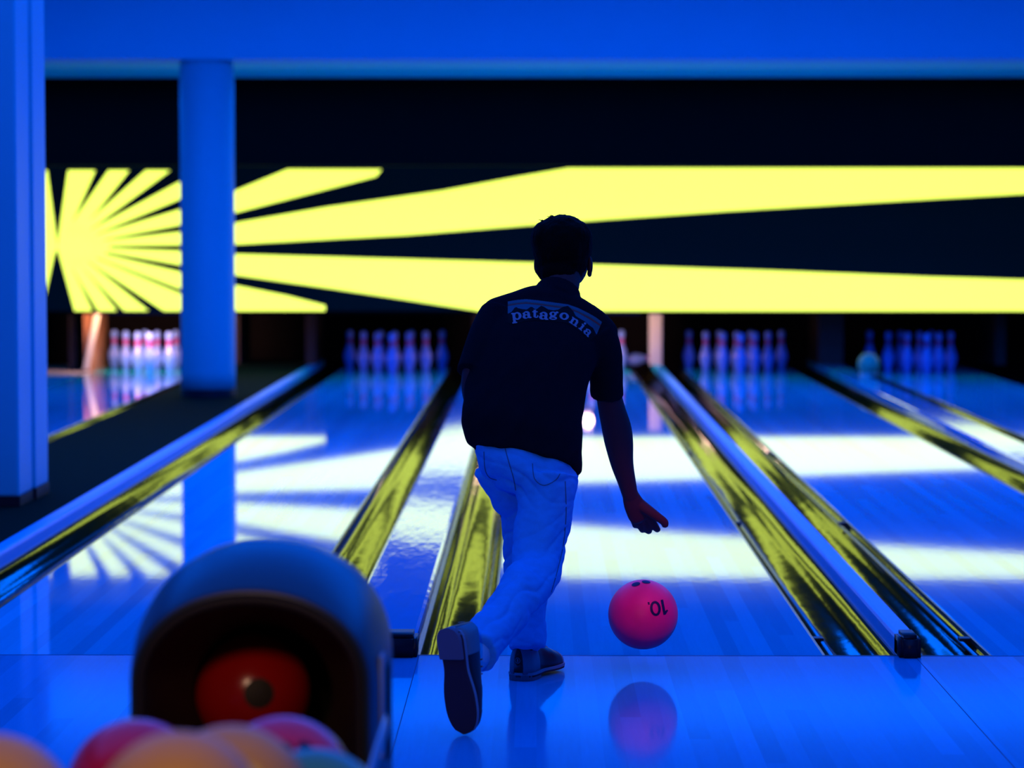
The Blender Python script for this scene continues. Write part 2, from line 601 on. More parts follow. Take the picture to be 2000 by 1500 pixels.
divider(la - HW - GW - 0.075, la - HW - GW, 'thin blue raised strip along the column aisle at far left', capped=False)
divider(la + HW + GW, lb - HW - GW, 'wide blue raised ball return divider between bowler and left lane, blunt black end', 'capwide')
divider(lb + HW + GW, lc - HW - GW, 'narrow blue raised divider right of the pink ball, rounded black end', 'cap')
divider(lc + HW + GW, ld - HW - GW, 'wide blue raised divider near the right edge, a ball-like housing on it', 'capwide')

# dark raised aisle the columns stand on
a0, a1 = lz + HW + GW, la - HW - GW - 0.075
struct(obj('floor', bx(a0, a1, FOUL + 0.001, LEND, -0.2, CAPZ - 0.002), 'carpet'), 'dark carpeted aisle between the lanes, under the columns')


# ------------------------------------------------------------------ columns
def column_round(cx, y, r, label):
    t = thing('column', label, 'column', (cx, y, CAPZ))
    H = 2.68 - CAPZ
    obj('shaft', lathe([(0, 0.06), (r, 0.06), (r, 0.2), (r, H - 0.06), (r - 0.006, H - 0.05), (r - 0.006, H), (0, H)], 48), 'column', t, True)
    obj('plinth', lathe([(0, 0), (r + 0.004, 0), (r + 0.004, 0.062), (0, 0.062)], 48), 'black', t)


column_round(-2.575, 22.235, 0.212, 'round blue-lit column standing in the aisle, left of the left-hand pins')
t = thing('column', 'square blue-lit pillar cut off by the left edge of the view', 'column', (-2.62, 13.4, CAPZ))
c0 = P(50, 985, 13.4)
H = 3.6 - CAPZ
x_e = c0.x + 2.62
obj('shaft', bx(x_e - 0.34, x_e, -0.16, 0.2, 0.045, H, bev=0.012), 'column', t)
obj('plinth', bx(x_e - 0.345, x_e + 0.004, -0.164, 0.2, 0, 0.047), 'black', t)
c1 = P(81, 970, 13.75)
x_f = c1.x + 2.62
obj('side_shaft', bx(x_f - 0.30, x_f, 0.2, 0.55, 0.05, H, bev=0.012), 'column', t)
obj('side_plinth', bx(x_f - 0.30, x_f + 0.003, 0.2, 0.553, 0, 0.052), 'black', t)

# ------------------------------------------------------------------ black valance and led screen
struct(obj('wall_front', bx(RX0, RX1, 25.0, 25.12, 1.93, 2.71), 'blackwall'), 'black panel band above the yellow screen')
struct(obj('trim_6', bx(RX0, RX1, 25.12, 27.1, 1.985, 2.02), 'blackwall'), 'black underside above the screen')

SY = 27.0
t = thing('led_screen', 'long LED screen showing bursting yellow rays above the pin decks', 'screen', (0, SY, 0))
p0, p1 = P(0, 607, SY), P(0, 329, SY)
SZ0, SZ1 = p0.z, p1.z
obj('housing', bx(RX0, RX1, 0.012, 0.10, SZ0 - 0.03, 1.985), 'blackwall', t)
bm = bmesh.new()
box(bm, RX0, RX1, 0.0, 0.012, SZ0, SZ1 + 0.02, 0)
cx, cy = 112, 483
RAYS = [
    # right-going rays: outline points in the photograph's pixels
    [(112, 483), (133, 333), (186, 333), (140, 436)],
    [(128, 455), (212, 333), (252, 333), (150, 462)],
    [(140, 462), (285, 333), (332, 333), (160, 460)],
    [(150, 464), (357, 352), (357, 386), (175, 462)],
    [(165, 466), (357, 408), (357, 438), (180, 472)],
    [(175, 474), (357, 453), (357, 478), (185, 480)],
    [(180, 484), (357, 491), (357, 518), (185, 488)],
    [(180, 491), (357, 533), (357, 566), (175, 497)],
    [(170, 498), (357, 576), (357, 607), (320, 607), (160, 502)],
    [(160, 503), (290, 607), (243, 607), (145, 505)],
    [(148, 506), (228, 607), (192, 607), (132, 508)],
    [(132, 506), (180, 607), (146, 607), (112, 483)],
    # glowing centre, right and left
    [(112, 483), (138, 430), (178, 450), (205, 470), (215, 483), (205, 496), (178, 510), (140, 525)],
    [(112, 483), (100, 430), (40, 440), (40, 525), (98, 515)],
    # left-going rays
    [(112, 483), (92, 333), (60, 333), (90, 440)],
    [(108, 486), (82, 607), (40, 607), (92, 510)],
    [(40, 440), (-20, 333), (-60, 360), (40, 470)],
    [(40, 500), (-60, 590), (-60, 520), (40, 486)],
    # behind the round column and on to the right
    [(357, 352), (455, 300), (455, 375), (357, 386)],
    [(357, 408), (455, 378), (455, 414), (357, 438)],
    [(357, 453), (455, 430), (455, 477), (357, 478)],
    [(357, 491), (455, 495), (455, 535), (357, 518)],
    [(357, 533), (455, 556), (455, 600), (357, 566)],
    [(455, 375), (562, 331), (745, 331), (735, 344), (455, 416)],
    [(455, 437), (640, 405), (860, 374), (1000, 348), (1110, 329), (2300, 329), (2300, 358), (2000, 378), (1700, 395), (1400, 413), (1100, 434),
     (800, 458), (455, 477)],
    [(455, 497), (800, 507), (1100, 516), (1500, 529), (1800, 541), (2000, 547), (2300, 557), (2300, 607), (935, 607), (780, 583), (640, 562),
     (455, 536)],
    [(455, 557), (560, 578), (635, 597), (635, 607), (455, 607)],
]
for r in RAYS:
    vs = []
    for (px, py) in r:
        q = P(px, max(min(py, 607), 329), SY)
        vs.append(bm.verts.new((q.x, -0.003, min(max(q.z, SZ0), SZ1))))
    f = bm.faces.new(vs)
    f.material_index = 1
    r2 = bmesh.ops.extrude_face_region(bm, geom=[f])
    # the lit diodes stand a few millimetres proud of the dark panel
    bmesh.ops.translate(bm, vec=(0, 0.003, 0), verts=[v for v in r2['geom'] if isinstance(v, bmesh.types.BMVert)])
bmesh.ops.triangulate(bm, faces=[f for f in bm.faces if len(f.verts) > 4])
so = obj('display', bm, ['screen', 'yellowled'], t)

# ------------------------------------------------------------------ pin decks: kickback boards, pins, lamps
PIN = [(0, 0), (0.026, 0), (0.029, 0.006), (0.036, 0.03), (0.05, 0.07), (0.0605, 0.115), (0.0575, 0.15), (0.045, 0.19), (0.033, 0.22),
       (0.0245, 0.25), (0.0228, 0.27), (0.0245, 0.30), (0.031, 0.33), (0.0325, 0.345), (0.030, 0.362), (0.021, 0.375), (0.009, 0.3805), (0, 0.381)]
BAND = [(0.0262, 0.243), (0.0256, 0.248), (0.0250, 0.256), (0.0250, 0.262), (0.0242, 0.27), (0.0243, 0.285), (0.0258, 0.296), (0.0262, 0.301)]
HEAD_Y = FOUL + 18.29


def make_pin():
    t = D.objects.new('bowling_pin', None)
    C.objects.link(t)
    t.empty_display_size = 0.05
    obj('body', lathe(PIN, 24), 'pin', t, True)
    obj('neck_band', lathe(BAND, 24), 'pinred', t, True)
    return t


proto = make_pin()
first = [True]


def place_pin(x, y, z, label, group, rot=(0, 0, 0)):
    if first[0]:
        t = proto
        first[0] = False
    else:
        t = proto.copy()
        C.objects.link(t)
        for ch in proto.children:
            c = ch.copy()
            C.objects.link(c)
            c.parent = t
    t.location = (x, y, z)
    t.rotation_euler = rot
    tag(t, label, 'bowling pin', group)
    return t


SPOT = {1: (0, 0), 2: (-.1524, .264), 3: (.1524, .264), 4: (-.305, .528), 5: (0, .528), 6: (.305, .528),
        7: (-.457, .792), 8: (-.1524, .792), 9: (.1524, .792), 10: (.457, .792)}
WHERE = {1: 'head pin', 2: 'second row left', 3: 'second row right', 4: 'third row left',
         5: 'third row middle', 6: 'third row right', 7: 'left back corner',
         8: 'back row inner left', 9: 'back row inner right', 10: 'right back corner'}
RACK = {'Z': ((1, 2, 3, 4, 5, 6, 7, 8, 9, 10), 'of the white-lit rack beyond the column', 'pins of the white-lit rack', 0.04),
        'A': (range(1, 11), 'of the blue rack left of the bowler', 'pins of the blue rack left of the bowler', 0.0),
        'C': (range(1, 11), 'of the blue rack right of the bowler', 'pins of the blue rack right of the bowler', -0.015),
        'D': (range(1, 10), 'of the blue rack at far right', 'pins of the far right blue rack', 0.0)}
for k, (ids, where, grp, dx) in RACK.items():
    for i in ids:
        place_pin(LANES[k] + SPOT[i][0] + dx, HEAD_Y + SPOT[i][1], 0, 'bowling pin, %s %s' % (WHERE[i], where), grp)
place_pin(lb + SPOT[10][0] - 0.005, HEAD_Y + SPOT[10][1], 0, 'brightly lit standing white pin beside the bowler\'s right shoulder', 'pins left on the middle lane')
place_pin(lb + SPOT[9][0] + 0.01, HEAD_Y + SPOT[9][1], 0, 'standing lit pin hidden behind the bowler\'s back, its reflection under his arm', 'pins left on the middle lane')
place_pin(0.86, 28.2, 0.066, 'fallen pin with a red band lying beside the tan post', 'pins left on the middle lane', (0, PI / 2 - 0.11, 0.25))

KB = [(lz - HW - GW, 'dark partition left of the white-lit pins', 0.05, 'orange'),
      (a0 + 0.06, 'dark partition behind the round column', 0.05, 'kick'),
      (a1 + 0.03, 'dark partition left of the blue rack beside the aisle', 0.05, 'kick'),
      ((la + lb) / 2, 'dark partition between the pin decks hidden behind the bowler', 0.12, 'kick'),
      ((lb + lc) / 2, 'dark partition with a pale tan front post right of the bowler', 0.055, 'tan'),
      ((lc + ld) / 2, 'dark partition between the two blue racks at right', 0.12, 'kick'),
      (ld + HW + GW, 'dark partition right of the far right rack', 0.05, 'kick')]
for x, lab, hw, em in KB:
    t = thing('partition', lab, 'partition', (x, 27.6, 0))
    zb = CAPZ - 0.001 if em not in ('orange',) else 0.0
    ylen = 1.1
    obj('board', bx(-hw + 0.01, hw - 0.01, 0.02, ylen, zb, 0.58), 'kick', t)
    if em == 'tan':
        obj('front_post', bx(-0.085, -0.085 + 0.12, -0.06, 0.02, zb, 0.58, bev=0.006), 'tan', t)
    elif em == 'orange':
        pass
    else:
        obj('front_edge', bx(-hw, hw, -0.01, 0.02, zb, 0.58, bev=0.004), 'kick', t)
# angled orange machine panel left of the white-lit rack
t = thing('machine_panel', 'orange-lit brown slanting panel left of the white-lit pins', 'machine panel', (lz - HW - 0.06, 27.4, 0))
obj('panel', bx(-0.03, 0.06, 0.0, 0.9, 0.0, 0.58), 'orange', t)
bm = bx(-0.035, 0.015, -0.05, 0.0, 0.02, 0.6)
bmesh.ops.rotate(bm, cent=(0, 0, 0), matrix=Matrix.Rotation(math.radians(12), 3, 'Y'), verts=bm.verts[:])
obj('slanting_bar', bm, 'tan', t)
struct(obj('trim_7', bx(RX0, lz - HW, 26.6, 28.7, -0.2, 0.0), 'tan'), 'pale tan floor strip beside the white-lit deck')


def deck_lamp(x, power, col, label):
    """lamp strip fixed under the front edge of the screen housing, shining back onto the pins"""
    t = thing('deck_lamp', label, 'lamp', (x, 26.96, SZ0))
    obj('holder', bx(-0.5, 0.5, -0.01, 0.040, -0.03, -0.001), 'black', t)
    obj('tube', bx(-0.48, 0.48, 0.040, 0.045, -0.029, -0.022), D.materials.get('lampglow') or glow(), t)
    area('deck_light', (x, 27.03, SZ0 - 0.05), 0.95, 0.05, power, col, (math.radians(66), 0, 0))
    return t


def glow():
    return mat('lampglow', (0.8, 0.8, 0.8), emit=(1.0, 0.75, 0.85), estr=1.6)


deck_lamp(lz + 0.05, 30, (1.0, 0.42, 0.30), 'pinkish lamp strip above the white-lit pins under the screen')
deck_lamp(lb + 0.1, 20, (1.0, 0.42, 0.32), 'pinkish lamp strip above the middle pin deck, behind the bowler')
l = D.lights.new('orange_machine_lamp', 'POINT')
l.energy = 3; l.color = (1.0, 0.35, 0.1); l.shadow_soft_size = 0.05
o = D.objects.new('orange_machine_lamp', l); o.location = (lz - HW + 0.1, 27.25, 0.5); C.objects.link(o)
l = D.lights.new('mid_machine_lamp', 'POINT')
l.energy = 3.0; l.color = (1.0, 0.62, 0.5); l.shadow_soft_size = 0.05
o = D.objects.new('mid_machine_lamp', l); o.location = (0.49, 27.2, 0.46); C.objects.link(o)

# ball-like housing on the wide divider at right
q = P(1703, 706, 25.6)
t = thing('sensor_housing', 'small pale teal rounded housing on the wide divider at right', 'sensor', (q.x - 0.03, 25.6, CAPZ))
bm = bmesh.new(); ell(bm, Vector((0, 0, 0.10)), (0.1, 0.1, 0.10)); obj('dome', bm, mat('teal_housing', (0.10, 0.35, 0.22), 0.45), t, True)
obj('base', lathe([(0, 0), (0.085, 0), (0.085, 0.02), (0, 0.02)]), 'tan', t)

# ------------------------------------------------------------------ pink ball in flight
bc = P(1256, 1200, 8.74)
R = 0.108
t = thing('bowling_ball', 'pink bowling ball numbered 10, just released above the foul line', 'bowling ball', bc)


def ball_mesh(seg=64):
    bm = bmesh.new()
    bmesh.ops.create_uvsphere(bm, u_segments=seg, v_segments=seg // 2, radius=R)
    return bm


obj('shell', ball_mesh(), 'pinkball', t, True)


def on_ball(px, py):
    """local point of the ball under a pixel"""
    d = (P(px, py, 8.74) - Vector((0, 0, CAM_H))).normalized()
    oc = Vector((0, 0, CAM_H)) - bc
    b = oc.dot(d)
    disc = b * b - (oc.length_squared - R * R)
    s = -b - math.sqrt(max(disc, 0))
    return (oc + d * s)


def disc(n, radius, r_out, off=(0, 0), rings=5, seg=24):
    """a round patch hugging the ball around direction n"""
    bm = bmesh.new()
    rot = n.to_track_quat('Z', 'Y').to_matrix()
    rows = []
    for k in range(rings + 1):
        rr = radius * k / rings
        row = []
        for q in range(seg if k else 1):
            a = 2 * PI * q / seg
            p = rot @ Vector((rr * math.cos(a) + off[0], rr * math.sin(a) + off[1], 0)) + n * R
            row.append(bm.verts.new(p.normalized() * r_out))
        rows.append(row)
    for k in range(rings):
        a, b = rows[k], rows[k + 1]
        for q in range(seg):
            q2 = (q + 1) % seg
            if k == 0:
                bm.faces.new((a[0], b[q], b[q2]))
            else:
                bm.faces.new((a[q], b[q], b[q2], a[q2]))
    return bm


for (px, py) in ((1242, 1141), (1262, 1136.5)):
    obj('finger_hole', disc(on_ball(px, py).normalized(), 0.0135, R + 0.0008), 'ink', t)


def stroke_on_ball(bm, a, b, wa, wb, n=12):
    a, b = Vector(a), Vector(b)
    nn = (b - a).normalized()
    nn = Vector((-nn.y, nn.x))
    prev = None
    for k in range(n + 1):
        p = a.lerp(b, k / n)
        w_ = (wa + (wb - wa) * k / n) / 2
        cur = [bm.verts.new(on_ball(p.x + nn.x * w_ * q, p.y + nn.y * w_ * q).normalized() * (R + 0.0008)) for q in (-1, 0, 1)]
        if prev:
            bm.faces.new((prev[0], prev[1], cur[1], cur[0]))
            bm.faces.new((prev[1], prev[2], cur[2], cur[1]))
        prev = cur


bm = bmesh.new()
# digits as they show in the photograph: "10." turned upside down -> dot, 0, 1 from left to right
ccx, ccy, an = 1280.0, 1188.5, math.radians(-7)


def ringpt(t_, a_, b_):
    x, y = a_ * math.cos(t_), b_ * math.sin(t_)
    return (ccx + x * math.cos(an) - y * math.sin(an), ccy + x * math.sin(an) + y * math.cos(an))


N = 40
for k in range(N):
    t0, t1 = 2 * PI * k / N, 2 * PI * (k + 1) / N
    for (ra, rb), (rc, rd) in (((10.4, 14.6), (8.0, 12.2)), ((8.0, 12.2), (5.4, 10.0))):
        quad = [ringpt(t0, ra, rb), ringpt(t1, ra, rb), ringpt(t1, rc, rd), ringpt(t0, rc, rd)]
        bm.faces.new([bm.verts.new(on_ball(*p).normalized() * (R + 0.0008)) for p in quad])
stroke_on_ball(bm, (1292.5, 1171.5), (1298, 1200.5), 5.0, 5.0)
stroke_on_ball(bm, (1297.5, 1199), (1303.5, 1191.5), 5.0, 3.2, 5)
stroke_on_ball(bm, (1266.5, 1176), (1267.5, 1181), 3.6, 3.2, 3)
obj('number', bm, 'ink', t)

# ------------------------------------------------------------------ the bowler
MAN = thing('person', 'bowler from behind in navy T-shirt and light jeans, right arm lowered after release', 'person', (-0.02, 8.4, 0))
man_loc = Vector(MAN.location)


def shift(bm):
    for v in bm.verts:
        v.co -= man_loc
    return bm


def nz(co, sx, sy, sz, off=0.0):
    return noise.noise(Vector((co.x * sx + off, co.y * sy, co.z * sz)))


# --- body: head, neck, torso core, arms with hands, legs, all one skin
bm = bmesh.new()
hc = P(1101, 492, 8.86)
rotz = Matrix.Rotation(math.radians(-14), 3, 'Z') @ Matrix.Rotation(math.radians(6), 3, 'X')


def hp(x, y, z):           # head space: x right, y face forward, z up
    return hc + rotz @ Vector((x, y, z))


ell(bm, hp(0, -0.005, 0.012), (0.078, 0.096, 0.098), rotz)
ell(bm, hp(0, 0.03, -0.04), (0.069, 0.070, 0.080), rotz)
ell(bm, hp(0, 0.055, -0.088), (0.032, 0.034, 0.028), rotz)         # chin
limb(bm, [(*hp(0, 0.092, 0.012), 0.008, 0.010), (*hp(0, 0.112, -0.022), 0.015, 0.012)], sub=3, n=12)   # nose
ell(bm, hp(0, 0.094, -0.055), (0.024, 0.010, 0.006), rotz, 12)      # upper lip
ell(bm, hp(0, 0.092, -0.065), (0.020, 0.010, 0.007), rotz, 12)      # lower lip
for s in (-1, 1):
    ell(bm, hp(s * 0.030, 0.088, 0.022), (0.020, 0.012, 0.007), rotz, 12)   # brow
    ell(bm, hp(s * 0.030, 0.084, 0.004), (0.013, 0.010, 0.010), rotz, 12)   # eyelid
    ell(bm, hp(s * 0.040, 0.062, -0.022), (0.020, 0.020, 0.02), rotz, 12)   # cheek
    # ear: an upright oval flap behind the jaw
    er = rotz @ Matrix.Rotation(math.radians(24 * s), 3, 'Z')
    ell(bm, hp(s * 0.083, -0.002, -0.042), (0.009, 0.020, 0.031), er, 16)
    ell(bm, hp(s * 0.080, 0.004, -0.068), (0.008, 0.012, 0.012), er, 12)
plimb(bm, [(1086, 618, 8.76, 40, 0.045), (1091, 585, 8.765, 36, 0.05), (1098, 548, 8.80, 35, 0.055), (1100, 515, 8.85, 36, 0.06)])
plimb(bm, [(1083, 612, 8.76, 42, 0.05), (1068, 655, 8.70, 92, 0.085), (1042, 730, 8.60, 96, 0.09), (1025, 820, 8.48, 92, 0.085), (1030, 890, 8.44, 84, 0.085)])
# left arm, elbow bent and forearm folded in front of the belly
plimb(bm, [(980, 628, 8.62, 26, 0.045), (950, 675, 8.55, 25, 0.043), (930, 720, 8.50, 26, 0.042), (926, 765, 8.50, 24, 0.040), (938, 792, 8.58, 22, 0.036),
           (968, 800, 8.72, 20, 0.033), (1000, 795, 8.86, 15, 0.027)])
# right arm hanging
plimb(bm, [(1150, 655, 8.64, 26, 0.042), (1176, 700, 8.67, 24, 0.042), (1187, 760, 8.69, 24.5, 0.043), (1195, 800, 8.71, 26.5, 0.043), (1204, 835, 8.73, 29, 0.043),
           (1209, 865, 8.745, 28, 0.042), (1215, 905, 8.76, 22.5, 0.037), (1224, 940, 8.775, 18, 0.031), (1231, 968, 8.785, 15.5, 0.024)])
# right hand: palm then five fingers
plimb(bm, [(1230, 962, 8.785, 15, 0.020), (1237, 982, 8.79, 20, 0.019), (1248, 1001, 8.80, 24, 0.017), (1254, 1010, 8.805, 23, 0.015)], side=Vector((1, 0, 0.45)).normalized())


def finger(rows):
    rows = [(a, b, c, d * 1.2, e * 1.1) for a, b, c, d, e in rows]
    plimb(bm, rows, sub=4, n=12)


finger([(1234, 998, 8.80, 6.5, 0.010), (1237, 1012, 8.815, 6, 0.009), (1240, 1023, 8.83, 5.6, 0.0085), (1241, 1027, 8.85, 5, 0.008)])                      # little
finger([(1245, 1007, 8.805, 7, 0.011), (1250, 1022, 8.825, 6.6, 0.010), (1254, 1033, 8.85, 6, 0.0095), (1255, 1035, 8.875, 5.4, 0.009)])                 # ring
finger([(1254, 1009, 8.805, 7.2, 0.011), (1262, 1024, 8.825, 6.8, 0.010), (1266, 1036, 8.85, 6.2, 0.0095), (1267, 1037, 8.88, 5.6, 0.009)])              # middle
finger([(1262, 1004, 8.80, 7, 0.011), (1274, 1019, 8.82, 6.6, 0.010), (1282, 1032, 8.84, 6, 0.0095), (1284, 1034, 8.865, 5.4, 0.009)])                  # index
finger([(1250, 985, 8.79, 10, 0.013), (1268, 998, 8.78, 9, 0.012), (1285, 1010, 8.775, 7.5, 0.0105), (1297, 1019, 8.775, 7, 0.010), (1299, 1026, 8.78, 6, 0.009)])   # thumb
# left hand, mostly hidden in front of the body
lh = P(1003, 795, 8.88)
limb(bm, [(lh.x - 0.02, lh.y - 0.03, lh.z, 0.024, 0.03), (lh.x + 0.02, lh.y + 0.03, lh.z - 0.005, 0.016, 0.038)], sub=4)
for k in range(4):
    bz = lh.z + 0.030 - k * 0.019
    ln = (0.062, 0.07, 0.066, 0.052)[k]
    limb(bm, [(lh.x + 0.01, lh.y + 0.03, bz, 0.0085, 0.009), (lh.x + 0.035, lh.y + 0.03 + ln * 0.4, bz - 0.003, 0.008, 0.0085), (lh.x + 0.06, lh.y + 0.03 + ln * 0.4, bz - 0.006, 0.007, 0.008),
              (lh.x + 0.07, lh.y + 0.015 + ln * 0.3, bz - 0.008, 0.006, 0.007)], sub=3, n=10, side=Vector((0, 0, 1)))
limb(bm, [(lh.x - 0.01, lh.y, lh.z + 0.03, 0.011, 0.011), (lh.x + 0.01, lh.y + 0.03, lh.z + 0.055, 0.009, 0.009), (lh.x + 0.03, lh.y + 0.05, lh.z + 0.06, 0.007, 0.008)], sub=3, n=10)
# legs inside the jeans
plimb(bm, [(1062, 935, 8.38, 42, 0.065), (1062, 1000, 8.32, 44, 0.07), (1052, 1070, 8.26, 36, 0.06), (1046, 1118, 8.20, 33, 0.055), (1012, 1165, 8.02, 30, 0.05),
           (970, 1220, 7.84, 24, 0.04), (935, 1270, 7.70, 20, 0.034), (900, 1300, 7.63, 18, 0.032), (894, 1330, 7.62, 15, 0.028)])
plimb(bm, [(990, 915, 8.44, 50, 0.075), (1005, 970, 8.50, 38, 0.065), (1020, 1050, 8.58, 33, 0.055), (1028, 1120, 8.62, 30, 0.05), (1030, 1190, 8.56, 28, 0.045),
           (1024, 1250, 8.49, 21, 0.034), (1018, 1290, 8.47, 19, 0.032), (1020, 1312, 8.49, 17, 0.03)])
shift(bm)
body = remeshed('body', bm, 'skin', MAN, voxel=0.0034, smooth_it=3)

# --- hair: short thick crop down to the ears
bm = bmesh.new()
ell(bm, hp(0.000, -0.016, 0.022), (0.094, 0.100, 0.096), rotz)
ell(bm, hp(0.000, -0.036, -0.026), (0.084, 0.070, 0.062), rotz)
ell(bm, hp(-0.044, -0.03, 0.046), (0.052, 0.07, 0.056), rotz)
ell(bm, hp(0.042, -0.02, 0.05), (0.052, 0.07, 0.052), rotz)
ell(bm, hp(0.004, 0.0, 0.070), (0.056, 0.075, 0.040), rotz)
ell(bm, hp(0.0, 0.06, 0.07), (0.06, 0.035, 0.03), rotz)
ell(bm, hp(0.0, -0.085, -0.058), (0.056, 0.034, 0.046), rotz)
ell(bm, hp(-0.050, -0.046, -0.052), (0.026, 0.03, 0.034), rotz)
ell(bm, hp(0.040, -0.046, -0.052), (0.030, 0.03, 0.034), rotz)
shift(bm)


def hair_disp(co, n):
    return 0.0035 * nz(co, 40, 40, 16) + 0.0015 * nz(co, 120, 120, 40, 3)


remeshed('hair', bm, 'hair', MAN, voxel=0.004, smooth_it=4, disp=hair_disp)
# --- a few loose tufts on the crown
bm = bmesh.new()
for k in range(26):
    a = random.uniform(-1.0, 0.4)
    base = hp(math.sin(a) * 0.07, random.uniform(-0.05, 0.03), 0.055 + math.cos(a) * 0.05)
    tip = base + Vector((random.uniform(-0.022, 0.012), 0, random.uniform(0.006, 0.016)))
    limb(bm, [(*base, 0.0022, 0.0022), (*((base + tip) / 2 + Vector((0, 0, 0.004))), 0.0016, 0.0016), (*tip, 0.0006, 0.0006)], sub=2, n=5)
shift(bm)
hair_o = [o for o in MAN.children if o.name.startswith('hair')][0]
obj('tuft', bm, 'hair', hair_o, True)

# --- T-shirt
bm = bmesh.new()
TILT = math.radians(12)
plimb(bm, [(1031, 894, 8.41, 109, 0.135), (1027, 868, 8.42, 115, 0.140), (1021, 835, 8.43, 120, 0.142), (1022, 800, 8.46, 120, 0.140), (1026, 760, 8.50, 120, 0.138),
           (1036, 715, 8.55, 121, 0.138), (1050, 668, 8.61, 124, 0.132), (1063, 630, 8.66, 113, 0.115), (1075, 602, 8.70, 88, 0.09), (1086, 580, 8.73, 55, 0.072)], caps=False, n=48,
      frame=(Vector((math.cos(TILT), 0, -math.sin(TILT))), Vector((0, 0.97, -0.22)).normalized()))
# collar
plimb(bm, [(1084, 590, 8.72, 52, 0.07), (1092, 566, 8.755, 43, 0.062)], caps=False)
# shoulder yoke
plimb(bm, [(968, 612, 8.64, 30, 0.055), (1008, 603, 8.67, 33, 0.065), (1056, 592, 8.70, 36, 0.075), (1105, 608, 8.70, 38, 0.075), (1150, 636, 8.68, 38, 0.065), (1176, 656, 8.66, 36, 0.056)],
      side=Vector((0, 0, 1)))
# left sleeve
plimb(bm, [(972, 617, 8.63, 37, 0.062), (954, 650, 8.58, 37, 0.062), (940, 690, 8.53, 37, 0.062), (924, 732, 8.49, 35.5, 0.06)], caps=False)
# right sleeve
plimb(bm, [(1158, 650, 8.65, 44, 0.068), (1176, 685, 8.66, 39, 0.066), (1183, 725, 8.68, 35, 0.064), (1186, 776, 8.70, 32, 0.060)], caps=False)
# loose tail poking out at the right hip and the fold at the left waist
plimb(bm, [(1098, 850, 8.42, 36, 0.07), (1110, 885, 8.40, 27, 0.06), (1120, 918, 8.39, 18, 0.045)], caps=True)
plimb(bm, [(945, 800, 8.44, 36, 0.08), (938, 832, 8.43, 37, 0.08), (950, 858, 8.42, 33, 0.07)], caps=True)
shift(bm)


def shirt_disp(co, n):
    # long soft folds running from the right shoulder to the left waist, deeper near the hem
    h = co.z
    k = 0.35 + 0.65 * (1 - smoothstep(0.75, 1.05, h))
    dg = co.x * 0.75 - co.z * 0.65
    al = co.x * 0.65 + co.z * 0.75
    d = 0.0085 * k * noise.noise(Vector((dg * 17, al * 4.0, co.y * 4)))
    d += 0.0035 * k * noise.noise(Vector((dg * 38 + 4, al * 9, co.y * 9)))
    if h > 1.12:
        d *= 0.35
    return d


shirt = remeshed('t_shirt', bm, 'shirt', MAN, voxel=0.0055, smooth_it=5, disp=shirt_disp)

# --- jeans
bm = bmesh.new()
plimb(bm, [(1024, 868, 8.42, 103, 0.122), (1027, 893, 8.41, 102, 0.130), (1031, 918, 8.40, 100, 0.13), (1036, 942, 8.40, 93, 0.122), (1044, 968, 8.40, 76, 0.10)], caps=False, n=44,
      frame=(Vector((math.cos(TILT * .8), 0, -math.sin(TILT * .8))), Vector((0, 0.99, -0.1)).normalized()))
RL = [(1068, 925, 8.35, 60, 0.105), (1066, 965, 8.34, 57, 0.10), (1064, 1000, 8.32, 55, 0.095), (1058, 1050, 8.28, 52, 0.088), (1048, 1098, 8.22, 49, 0.08), (1042, 1128, 8.16, 50, 0.078),
      (1016, 1160, 8.02, 46, 0.070), (976, 1213, 7.86, 41, 0.064), (942, 1262, 7.71, 41, 0.060), (932, 1276, 7.67, 41, 0.060)]
plimb(bm, RL, caps=False, side=Vector((1, 0, 0)))
plimb(bm, [(978, 905, 8.45, 55, 0.10), (992, 945, 8.47, 44, 0.095), (1008, 990, 8.52, 34, 0.085), (1018, 1040, 8.57, 38, 0.08), (1026, 1090, 8.60, 41, 0.076), (1029, 1150, 8.58, 41, 0.072),
           (1030, 1210, 8.52, 39, 0.068), (1028, 1255, 8.46, 38, 0.064), (1028, 1268, 8.45, 38, 0.064)], caps=False)
shift(bm)


def jeans_disp(co, n):
    wz = co.z
    # creases round the back of the knees, below the seat and above the cuffs
    d = 0.0
    k1 = math.exp(-((wz - 0.62) / 0.07) ** 2)
    k2 = math.exp(-((wz - 0.30) / 0.13) ** 2)
    k3 = math.exp(-((wz - 0.08) / 0.06) ** 2)
    warp = noise.noise(Vector((co.x * 7, co.y * 7, co.z * 5)))
    s1 = math.sin((wz * 1.0 + co.x * 0.35) * 115 + warp * 5.0)
    s2 = math.sin((wz * 1.0 - co.x * 0.55) * 125 + warp * 5.5)
    env = 0.5 + 0.5 * noise.noise(Vector((co.x * 12 + 9, co.y * 8, co.z * 6)))
    r1 = 0.45 - (1 - abs(math.sin((wz + co.x * 0.45) * 56 + warp * 3.0))) ** 2.2
    r2 = 0.45 - (1 - abs(math.sin((wz - co.x * 0.60) * 46 + warp * 2.6))) ** 2.2
    d += 0.013 * k1 * r1 * env + 0.010 * k2 * r2 * env + 0.008 * k3 * r1 * env
    k4 = math.exp(-((wz - 0.46) / 0.09) ** 2)
    d += 0.007 * k4 * r2 * env
    d += 0.009 * noise.noise(Vector((co.x * 16, co.y * 10, co.z * 13)))
    d += 0.0022 * noise.noise(Vector((co.x * 45, co.y * 30, co.z * 60)))
    return d


jeans = remeshed('jeans', bm, 'jeans', MAN, voxel=0.0045, smooth_it=12, disp=jeans_disp)


def surf_tree(o):
    return BVHTree.FromPolygons([v.co for v in o.data.vertices], [p.vertices for p in o.data.polygons])


